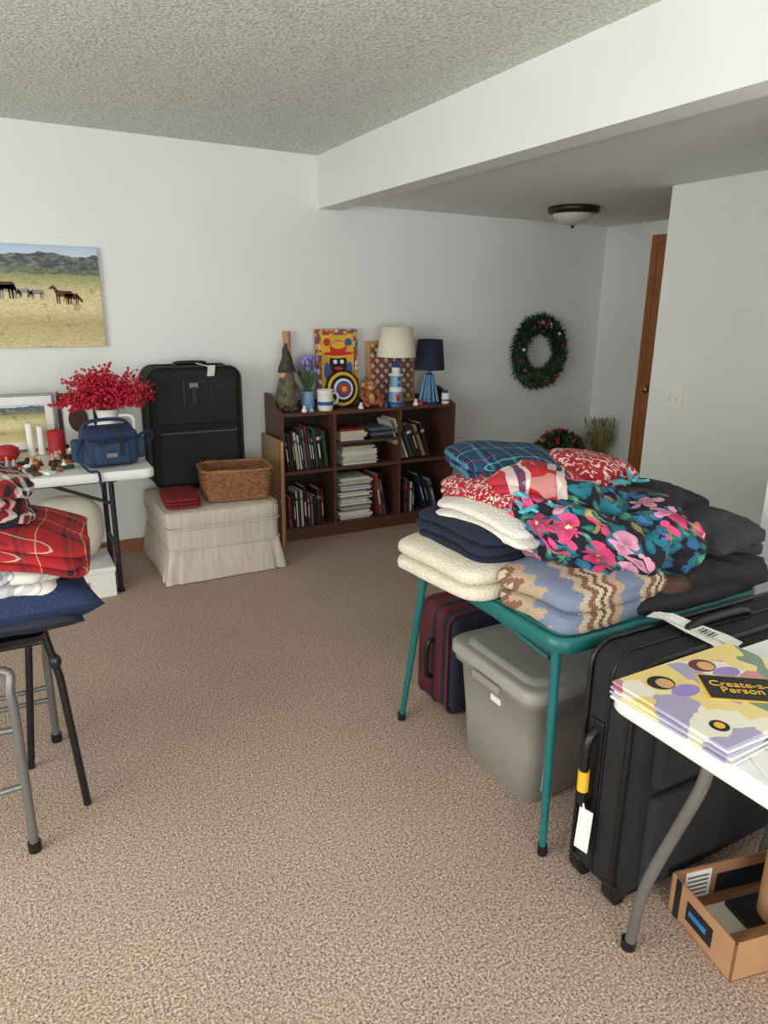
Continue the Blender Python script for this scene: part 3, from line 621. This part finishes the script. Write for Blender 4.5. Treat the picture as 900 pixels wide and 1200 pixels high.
# ---------------- left foreground ----------------
b=B('folding_tray_table')
b.loft([rr(-.225,2.23,.605,.50,.42,.03,4),rr(-.225,2.23,.625,.51,.43,.03,4)],m_blackm)
b.tube([(.025,2.10,.61),(.055,2.092,.45),(.087,2.08,.0)],.0115,m_blackm,10); b.tube([(.0,2.40,.61),(-.03,2.38,.30),(-.06,2.36,0)],.0115,m_blackm,10)
b.tube([(-.45,2.09,.61),(-.48,2.08,0)],.012,m_blackm,10); b.tube([(-.45,2.38,.61),(-.48,2.40,0)],.012,m_blackm,10); b.tube([(.02,2.07,.585),(-.45,2.07,.585)],.01,m_blackm); b.ell((.048,2.095,.50),(.018,.018,.025),m_blackm,10,8); b.done()
b=B('folding_chair')
b.box((-.31,2.21,.43),(.40,.42,.025),m_greym,(0,0,0),.012,3)
for y,xf in ((1.94,-.07),(2.49,.03)):
    b.tube([(xf,y,0),(xf,y,.30),(xf-.003,y,.50),(-.11,y+(.02 if y<2 else -.02),.575),(-.50,y,.55)],.013,m_greym,10,False,6)
    b.tube([(-.55,y,0),(-.57,y,.45),(-.62,y,.86)],.013,m_greym,10)
    b.tube([(xf,y,.22),(-.55,y,.20)],.009,m_greym); b.tube([(xf,y,.40),(-.55,y,.42)],.009,m_greym)
    b.lathe([(.018,0),(.018,.03)],(xf,y,0),m_blackpl,12)
b.tube([(.03,2.49,.17),(-.55,2.49,.17)],.009,m_greym)
b.box((-.62,2.21,.76),(.02,.53,.18),m_greym,(0,-.1,0),.006); b.done()
b=B('blanket_pile')
b.pillow((-.13,2.19,.713),(.62,.45,.15),m_navy,(0,.03,.05)); b.pillow((-.155,2.2,.668),(.60,.44,.08),m_navyn,(0,0,-.05))
b.fold((-.15,2.18,.765),(.52,.39,.115),3,m_plaidgrey,.1,.016,8,(0,.05),.014,.5,.35,.02,.5)
b.fold((-.075,2.17,.865),(.52,.39,.085),3,m_plaidred,-.1,.014,7,(0,.16),.012,.5,.28,.03,.5)
b.fold((-.16,2.20,.935),(.34,.33,.05),2,m_navyk,.1,.012,8,(0,.05)); b.fold((-.16,2.19,.975),(.40,.34,.11),3,m_plaidmix,.25,.022,8,(0,.10),.016,.55,.4,.03,.7)
b.done()
# ---------------- green card table ----------------
b=B('card_table'); gx,gy=1.585,1.59
b.loft([rr(gx,gy,.655,.80,.76,.05,6),rr(gx,gy,.66,.82,.78,.06,6),rr(gx,gy,.695,.82,.78,.06,6),rr(gx,gy,.70,.80,.76,.05,6)],m_teal)
b.loft([rr(gx,gy,.700,.77,.73,.04,6),rr(gx,gy,.703,.77,.73,.04,6)],m_tealtop)
for tx,ty,fx,fy in ((1.20,1.24,1.219,1.246),(1.205,1.90,1.204,2.035),(1.96,1.24,1.97,1.30),(1.96,1.93,1.97,2.05)):
    b.tube([(tx,ty,.66),(fx,fy,.01)],[.014,.011],m_teal,12); b.lathe([(.015,0),(.015,.03)],(fx,fy,0),m_blackpl,12)
b.tube([(1.205,1.27,.62),(1.205,1.55,.65)],.006,m_teal); b.done()
b=B('blanket_stack'); Z=.705
b.fold((1.40,1.73,Z),(.64,.42,.105),2,m_fleece,.08,.012,6,(0,0),.006,.5,.3,.010,.3)
b.fold((1.42,1.73,Z+.10),(.55,.40,.090),3,m_navyk,.05,.012,6,(.02,.03),.012,.5,.35,.02,.4)
b.fold((1.43,1.69,Z+.18),(.46,.40,.055),2,m_fleecew,.2,.014,8,(.06,.05),.008,.55,.35,.03,.5)
b.fold((1.445,1.75,Z+.225),(.40,.38,.065),3,m_redsnow,.2,.014,7,(.06,.05),.012,.5,.32,.035,.5)
b.fold((1.49,1.86,Z+.280),(.36,.28,.075),3,m_plaidteal,-.25,.016,8,(.10,.04),.014,.5,.38,.02,.5)
b.fold((1.51,1.67,Z+.25),(.34,.26,.080),3,m_patri,.45,.020,8,(.14,.10),.02,.5,.35,.05,.8)
b.fold((1.77,1.78,Z+.225),(.36,.27,.105),4,m_redfl,.25,.018,8,(.05,.14),.018,.5,.38,.04,.7)
b.fold((1.72,1.70,Z),(.50,.42,.24),4,m_brown,.0,.014,7)
b.fold((1.40,1.37,Z),(.42,.31,.12),2,m_sw,.08,.012,6,(0,0),.004,.55,.35,.01,.4)
b.fold((1.48,1.31,Z+.005),(.34,.17,.078),2,m_sw,.12,.01,7,(0,0),.004,.6,.4)
b.ell((1.68,1.32,Z+.045),(.13,.09,.045),m_brown,40,14,(0,0,.3),.7,.6,.015,9)
b.ell((1.535,1.45,Z+.165),(.275,.19,.12),m_floral,180,80,(.0,.04,-.5),.85,.8,.040,7,2,1.1)
b.ell((1.44,1.38,Z+.10),(.13,.12,.07),m_floral,72,30,(.3,0,-.3),.9,.9,.022,9,5,.7)
fr=M('teal_fringe',C(90,176,192),.8)
for i in range(36):
    t=i/35; a=1.7+2.2*t+random.uniform(-.1,.1)
    p=Vector((1.535,1.45,Z+.240))+Matrix.Rotation(-.5,3,'Z')@Vector((.22*math.cos(a),.15*math.sin(a),random.uniform(-.03,.04)))
    d=Vector((math.cos(a-.5),math.sin(a-.5),random.uniform(-.4,.8))).normalized()*random.uniform(.035,.06)
    b.tube([p-d*.4,p+d*.4+rv(.01),p+d+rv(.014)],[.008,.005],fr,6,False,3)
for i in range(9):
    p=Vector((1.76+random.uniform(-.05,.08),1.60+random.uniform(-.04,.05),Z+.27)); d=rv(1); d.z=abs(d.z)*.5; d=d.normalized()*.045
    b.tube([p,p+d*.5,p+d+rv(.01)],[.008,.005],fr,6,False,3)
b.fold((1.96,1.47,Z),(.36,.40,.18),3,m_heather,.2,.030,7,(0,0),.02,.6,.55,.03,.8)
b.fold((1.97,1.64,Z+.06),(.36,.34,.165),3,m_coat,.2,.030,7,(0,.1),.02,.6,.55,.03,.8)
b.ell((1.86,1.305,Z+.045),(.20,.10,.05),m_coat,72,24,(0,0,-.1),.7,.6,.024,9,4,.7)
b.ell((1.72,1.255,Z+.018),(.28,.06,.028),m_coat,72,20,(0.1,0,0),.7,.6,.010,9,14,.6)
b.box((1.93,1.32,Z+.105),(.05,.03,.002),m_paper,(.4,.2,.3)); b.box((1.90,1.37,Z+.14),(.05,.03,.002),m_paper,(.2,.3,.8))
b.done()
# maroon suitcase
b=B('maroon_suitcase'); x0,x1,y0,y1,z1=1.35,1.92,1.935,2.165,.43
cx,cy=(x0+x1)/2,(y0+y1)/2
b.box((cx,cy+.03,.225),(x1-x0,y1-y0-.06,z1-.02),m_maroon,(0,0,0),.04,4); b.box((cx,cy-.07,.225),(x1-x0-.01,.09,z1-.03),m_navyn,(0,0,0),.035,4)
for y in (y0+.02,cy+.0,y1-.02): b.tube([(q[0],y,q[1]) for q in rr(cx,.225,0,x1-x0+.004,z1-.016,.05,5)],.0065,m_maroon if y!=cy else m_navyn,6,True)
b.tube([(x0-.002,cy,.14),(x0-.03,cy,.16),(x0-.03,cy,.28),(x0-.002,cy,.30)],.010,m_blackpl,8,False,5)
for x in (x0+.06,x1-.06): b.tube([(x,cy-.03,.018),(x,cy+.03,.018)],.018,m_blackpl,12)
b.tube([(cx-.08,cy,z1-.005),(cx-.07,cy,z1+.025),(cx+.07,cy,z1+.025),(cx+.08,cy,z1-.005)],.010,m_navyn,8,False,5); b.done()
# tote
b=B('storage_tote'); tx,ty=1.56,1.595
rg=[(0,.50,.33),(.01,.52,.35),(.20,.54,.375),(.36,.565,.40),(.37,.60,.435),(.40,.60,.435)]
b.loft([rr(tx,ty,z,w,d,.05,6) for z,w,d in rg],m_tote)
b.loft([rr(tx,ty,z,w,d,.055,6) for z,w,d in ((.395,.62,.455),(.425,.62,.455),(.435,.60,.435),(.428,.55,.385),(.432,.54,.375),(.442,.52,.355),(.443,.50,.33))],m_lid)
b.box((tx-.306,ty,.372),(.018,.14,.028),m_tote,(0,0,0),.006); b.box((tx-.279,ty-.02,.31),(.004,.05,.022),m_paper,(0,-.06,0))
for x in (-.2,0,.2): b.box((tx+x,ty-.193,.2),(.02,.006,.3),m_tote,(.06,0,0),.002)
b.done()
# ---------------- large black suitcase ----------------
b=B('large_suitcase'); x0,x1,y0,y1,z1=1.245,2.02,.985,1.185,.705
cx,cy=(x0+x1)/2,(y0+y1)/2; zc=z1/2+.012
b.box((cx,cy,zc),(x1-x0,y1-y0,z1-.024),m_blackfab,(0,0,0),.055,5)
for y in (y0+.028,y1-.028,cy): b.tube([(q[0],y,q[1]) for q in rr(cx,zc,0,x1-x0+.004,z1-.02,.065,6)],.007 if y!=cy else .004,m_blackpl,6,True)
b.box((cx,y0-.004,zc+.13),(x1-x0-.12,.04,.26),m_blackfab2,(0,0,0),.019,4); b.box((cx,y0-.006,zc-.16),(x1-x0-.12,.04,.28),m_blackfab2,(0,0,0),.019,4)
b.tube([(x0+.08,y0-.026,zc+.235),(x1-.08,y0-.026,zc+.235)],.003,m_greym,6)
b.box((x0-.002,cy+.03,.37),(.010,.05,.28),m_blackpl,(0,0,0),.004)
b.tube([(x0-.003,cy+.03,.25),(x0-.03,cy+.03,.28),(x0-.032,cy+.03,.44),(x0-.003,cy+.03,.48)],.012,m_blackpl,8,False,5); b.tube([(x0-.032,cy+.03,.31),(x0-.033,cy+.03,.37)],.015,m_yellow,10)
b.box((x0-.034,cy+.01,.20),(.003,.040,.12),m_paper,(0,.08,.2)); b.box((x0-.037,cy+.01,.19),(.003,.028,.05),m_wht,(0,.08,.2)); b.tube([(x0-.032,cy+.03,.29),(x0-.034,cy+.015,.26)],.003,m_paper,5)
for y in (y0+.04,y1-.04): b.tube([(x0+.03,y-.016,.026),(x0+.03,y+.016,.026)],.026,m_blackpl,14); b.box((x0+.03,y,.05),(.07,.045,.05),m_blackpl,(0,0,0),.01)
b.lathe([(.02,0),(.025,.03)],(x1-.06,cy,0),m_blackpl,12)
b.tube([(cx-.13,cy,z1-.01),(cx-.11,cy,z1+.02),(cx+.09,cy,z1+.02),(cx+.11,cy,z1-.01)],.012,m_blackpl,8,False,5)
T=[(1.49,1.18,.722),(1.50,1.14,.728),(1.505,1.08,.720),(1.51,1.0,.716),(1.514,.97,.704)]
for k,(w0,off) in enumerate(((.025,0),(.022,.03))):
    vs=[];fs=[]
    for i,p in enumerate(T): vs+= [(p[0]-w0+off*(i-1)*.5,p[1],p[2]+.003*k),(p[0]+w0+off*(i-1)*.5,p[1]+.01,p[2]+.003*k+.002)]
    for i in range(len(T)-1): fs.append([2*i,2*i+1,2*i+3,2*i+2])
    b.add(vs,fs,m_paper,False)
for i in range(5): b.box((1.52,1.02+i*.010,.7245),(.03,.002+.002*(i%2),.001),m_black,(.04,0,.1))
b.done()
# ---------------- right table ----------------
b=B('folding_table'); x0,x1,y0,y1,z=1.055,1.85,-.60,.93,.742
tcx,tcy=(x0+x1)/2,(y0+y1)/2
b.loft([rr(tcx,tcy,z-.04,x1-x0-.01,y1-y0-.01,.035,6),rr(tcx,tcy,z-.034,x1-x0,y1-y0,.04,6),rr(tcx,tcy,z-.008,x1-x0,y1-y0,.04,6),rr(tcx,tcy,z,x1-x0-.016,y1-y0-.016,.035,6)],m_white)
for s in (1,-1):
    f=lambda y:y if s>0 else .33-y
    for lx in (1.20,1.70):
        b.tube([(lx,f(.905),.0),(lx,f(.90),.03),(lx,f(.885),.18),(lx,f(.855),.30),(lx,f(.80),.48),(lx,f(.775),.58),(lx,f(.77),.70)],.0135,m_greym,12,False,5); b.lathe([(.018,0),(.018,.025)],(lx,f(.905),0),m_blackpl,12)
    b.tube([(1.20,f(.775),.66),(1.70,f(.775),.66)],.012,m_greym)
b.done()
b=B('activity_magazines')
mz=z+.001; mc=Vector((1.235,.778,0))
for i,(w,d,rz,m) in enumerate(((.38,.27,.05,m_paper),(.38,.27,.0,m_cover),(.375,.265,.03,m_paper),(.375,.27,.0,m_cover),(.37,.265,-.02,m_paper),(.375,.265,.01,m_cover))): b.box(mc+Vector((random.uniform(-.006,.006),random.uniform(-.006,.006),mz+.003+.0052*i)),(w,d,.0048),m,(0,0,rz))
top=mz+.0052*6
b.box(mc+Vector((.02,-.01,top+.0008)),(.15,.10,.0016),m_ylw,(0,0,-.62)); b.box(mc+Vector((.02,-.01,top+.002)),(.14,.09,.0012),m_black,(0,0,-.62))
def flat(x,y,rx,ry,m,o=0): b.loft([[(x+rx*math.cos(2*pi*j/20),y+ry*math.sin(2*pi*j/20),zz) for j in range(20)] for zz in (top,top+.0012+o)],m,True,True,False)
for (x,y,hm) in ((1.13,.86,m_black),(1.27,.87,m_hb)):
    flat(x,y,.030,.026,hm); flat(x+.004,y-.006,.018,.018,m_tan,.001); flat(x+.02,y-.045,.035,.02,m_lav)
flat(1.10,.70,.018,.018,m_black); flat(1.10,.70,.010,.010,m_ylw,.001); flat(1.37,.74,.03,.02,m_wht); flat(1.37,.74,.012,.012,m_black,.001)
mag=b.done()
tc=bpy.data.curves.new('title','FONT'); tc.body='Create-a-\nPerson'; tc.size=.030; tc.extrude=.0004; tc.align_x='CENTER'; tc.space_line=.8
to=bpy.data.objects.new('title_text',tc); bpy.context.collection.objects.link(to); to.data.materials.append(m_ylw)
to.location=(mc.x+.022,mc.y-.008,top+.003); to.rotation_euler=(0,0,-.62); to.parent=mag
b=B('greeting_card'); b.box((1.15,.59,z+.002),(.12,.08,.002),m_paper,(0,0,-.5)); b.box((1.15,.59,z+.0034),(.06,.03,.0006),m_lav,(0,0,-.5)); b.done()
# ---------------- cardboard boxes ----------------
b=B('cardboard_box'); ang=-.22; O=Matrix.Translation((1.335,.722,0))@Matrix.Rotation(ang,4,'Z')
def cb(a,c,m):
    vs=[(xx,yy,zz) for xx in (a[0],c[0]) for yy in (a[1],c[1]) for zz in (a[2],c[2])]
    b.add(vs,[[0,1,3,2],[4,6,7,5],[0,4,5,1],[2,3,7,6],[0,2,6,4],[1,5,7,3]],m,False,O)
w,d,h=.42,.225,.115
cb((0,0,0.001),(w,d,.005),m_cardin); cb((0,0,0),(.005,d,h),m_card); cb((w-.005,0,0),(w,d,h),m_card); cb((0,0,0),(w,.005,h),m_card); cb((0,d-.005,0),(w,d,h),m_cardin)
def flap(p,q,o,m):
    p,q,o=Vector(p),Vector(q),Vector(o); b.add([p,q,q+o,p+o,p+Vector((0,0,.004)),q+Vector((0,0,.004)),q+o+Vector((0,0,.004)),p+o+Vector((0,0,.004))],[[0,1,2,3],[7,6,5,4],[0,4,5,1],[2,6,7,3],[1,5,6,2],[0,3,7,4]],m,False,O)
flap((.01,0,h),(w,0,h),(0,.07,-.06),m_card); flap((0,.005,h),(0,d-.005,h),(.03,0,-.07),m_cardin)
cb((-.0015,.07,.03),(0,.16,.085),m_tape); cb((-.002,.09,.05),(-.0014,.15,.065),m_blue); cb((-.0015,.185,.0),(0,.205,h),m_tape)
cb((.14,.04,.006),(.3,.18,.03),m_tape); cb((.08,.10,.007),(.19,.19,.016),m_paper); cb((.14,d-.007,.02),(.30,d-.0045,.08),m_tape)
cb((.04,d-.007,.02),(.12,d-.0045,.105),m_paper); cb((.22,-.0015,.03),(.34,0,.055),m_tape)
for i in range(5): cb((.045,d-.008,.03+i*.014),(.11,d-.007,.035+i*.014),m_greym)
b.done()
b=B('cardboard_roll')
X=Matrix.Translation((1.64,.765,.007))
b.loft([[X@Vector((x,y,zz)) for x,y,_ in rr(0,0,0,.20,.12,.055,8)] for zz in (0,.02,.36,.38)],m_card); b.loft([[X@Vector((x,y,zz)) for x,y,_ in rr(0,0,0,.205,.125,.057,8)] for zz in (.30,.385)],m_cardin); b.done()
# ---------------- wreath ----------------
b=B('christmas_wreath'); wc=Vector((3.83,4.455,1.195))
b.tube([wc+Vector((.205*math.cos(i*pi/20),0,.215*math.sin(i*pi/20))) for i in range(40)],.038,m_green,8,True)
for i in range(4200):
    a=random.random()*6.283; ph=random.random()*6.283; r=.040
    u=Vector((math.cos(a),0,math.sin(a))); p=wc+Vector((u.x*.205,0,u.z*.215))+(u*math.cos(ph)+Vector((0,-1,0))*abs(math.sin(ph))*.8)*r
    t=Vector((-u.z,0,u.x)); d=u*math.cos(ph)*.9+Vector((0,-1,0))*abs(math.sin(ph))*.7+t*.9+rv(.6)
    if p.y+d.normalized().y*.065>4.50: d.y=-abs(d.y)
    b.leaf(p,d,random.uniform(.04,.08),.005,m_green if random.random()<.75 else m_green2)
pk=M('dusty_pink',C(140,104,112),.7)
for i in range(30):
    a=random.random()*6.283 if i<14 else pi/2+random.uniform(-.35,.35); p=wc+Vector((.205*math.cos(a),-.06,.215*math.sin(a)))+rv(.03); p.y=min(p.y,4.42)
    m=random.choice([m_redb,pk,pk,m_brown,m_brown,m_wht]); r=random.uniform(.01,.018); b.ell(p,(r,r,r),m,10,7)
b.done()
b=B('holiday_planter'); pc=Vector((3.88,4.18,0))
b.lathe([(.13,0),(.16,.02),(.18,.25),(.19,.26),(.17,.25),(.15,.2)],pc,m_wicker,24,True,True)
for i in range(2600):
    a=random.random()*6.283; el=random.random()**.6*1.5; d=Vector((math.sin(el)*math.cos(a),math.sin(el)*math.sin(a)*.8,math.cos(el)*.9))
    p=pc+Vector((0,0,.32))+Vector((d.x*.25,d.y*.24,d.z*.29))*random.uniform(.3,.98); dd_=d+rv(.5)
    if p.y>4.42: dd_.y=-abs(dd_.y)
    b.leaf(p,dd_,random.uniform(.04,.07),.008,m_green if random.random()<.65 else m_green2)
for i in range(36):
    a=random.random()*6.283; el=random.random()*1.4; p=pc+Vector((math.sin(el)*math.cos(a)*.25,math.sin(el)*math.sin(a)*.2,.33+math.cos(el)*.27)); b.ell(p,(.016,.016,.016),random.choice([m_redb,m_red,m_brown]),8,6)
b.done()
b=B('dried_grass_vase'); pc=Vector((4.33,4.20,0)); b.lathe([(.06,0),(.09,.08),(.07,.2),(.05,.27),(.06,.3),(.05,.29)],pc,m_brown,20)
for i in range(170):
    a=random.random()*6.283; r=random.uniform(.02,.13); e=pc+Vector((r*math.cos(a),r*math.sin(a),random.uniform(.44,.66))); b.tube([pc+Vector((0,0,.25)),e.lerp(pc,.3)+Vector((0,0,.12)),e],[.002,.0015],m_strw,4,False,2); b.ell(e,(.004,.004,.025),m_strw if i%3 else m_green2,6,5)
b.done()
# ---------------- lights ----------------
def area(name,loc,rot,sx,sy,e,col):
    l=bpy.data.lights.new(name,'AREA'); l.shape='RECTANGLE'; l.size=sx; l.size_y=sy; l.energy=e; l.color=col
    o=bpy.data.objects.new(name,l); o.location=loc; o.rotation_euler=rot; bpy.context.collection.objects.link(o)
area('window_light_left',(X0+.02,1.0,1.45),(0,-pi/2,0),1.35,2.7,98,(.96,1,.965))
area('window_light_front',(-.1,Y0+.02,1.25),(pi/2,0,0),2.7,1.7,98,(.98,1,.99))
w=bpy.data.worlds.new('world'); bpy.context.scene.world=w; w.use_nodes=True
w.node_tree.nodes['Background'].inputs[0].default_value=(.88,.94,1,1); w.node_tree.nodes['Background'].inputs[1].default_value=1.0
# ---------------- camera ----------------
f,pitch,roll,yaw=821.42,math.radians(16.166),math.radians(.6892),math.radians(28.729)
fw=Vector((math.sin(yaw)*math.cos(pitch),math.cos(yaw)*math.cos(pitch),-math.sin(pitch))); rt=Vector((math.cos(yaw),-math.sin(yaw),0)); up=rt.cross(fw)
r2=rt*math.cos(roll)+up*math.sin(roll); u2=-rt*math.sin(roll)+up*math.cos(roll)
cam=bpy.data.cameras.new('camera'); co=bpy.data.objects.new('camera',cam); bpy.context.collection.objects.link(co)
co.matrix_world=Matrix(((r2.x,u2.x,-fw.x,0),(r2.y,u2.y,-fw.y,0),(r2.z,u2.z,-fw.z,1.5116),(0,0,0,1)))
cam.sensor_fit='VERTICAL'; cam.sensor_height=36; cam.lens=36*f/1200; cam.clip_start=.05
sc_=bpy.context.scene; sc_.camera=co
sc_.view_settings.view_transform='Standard'
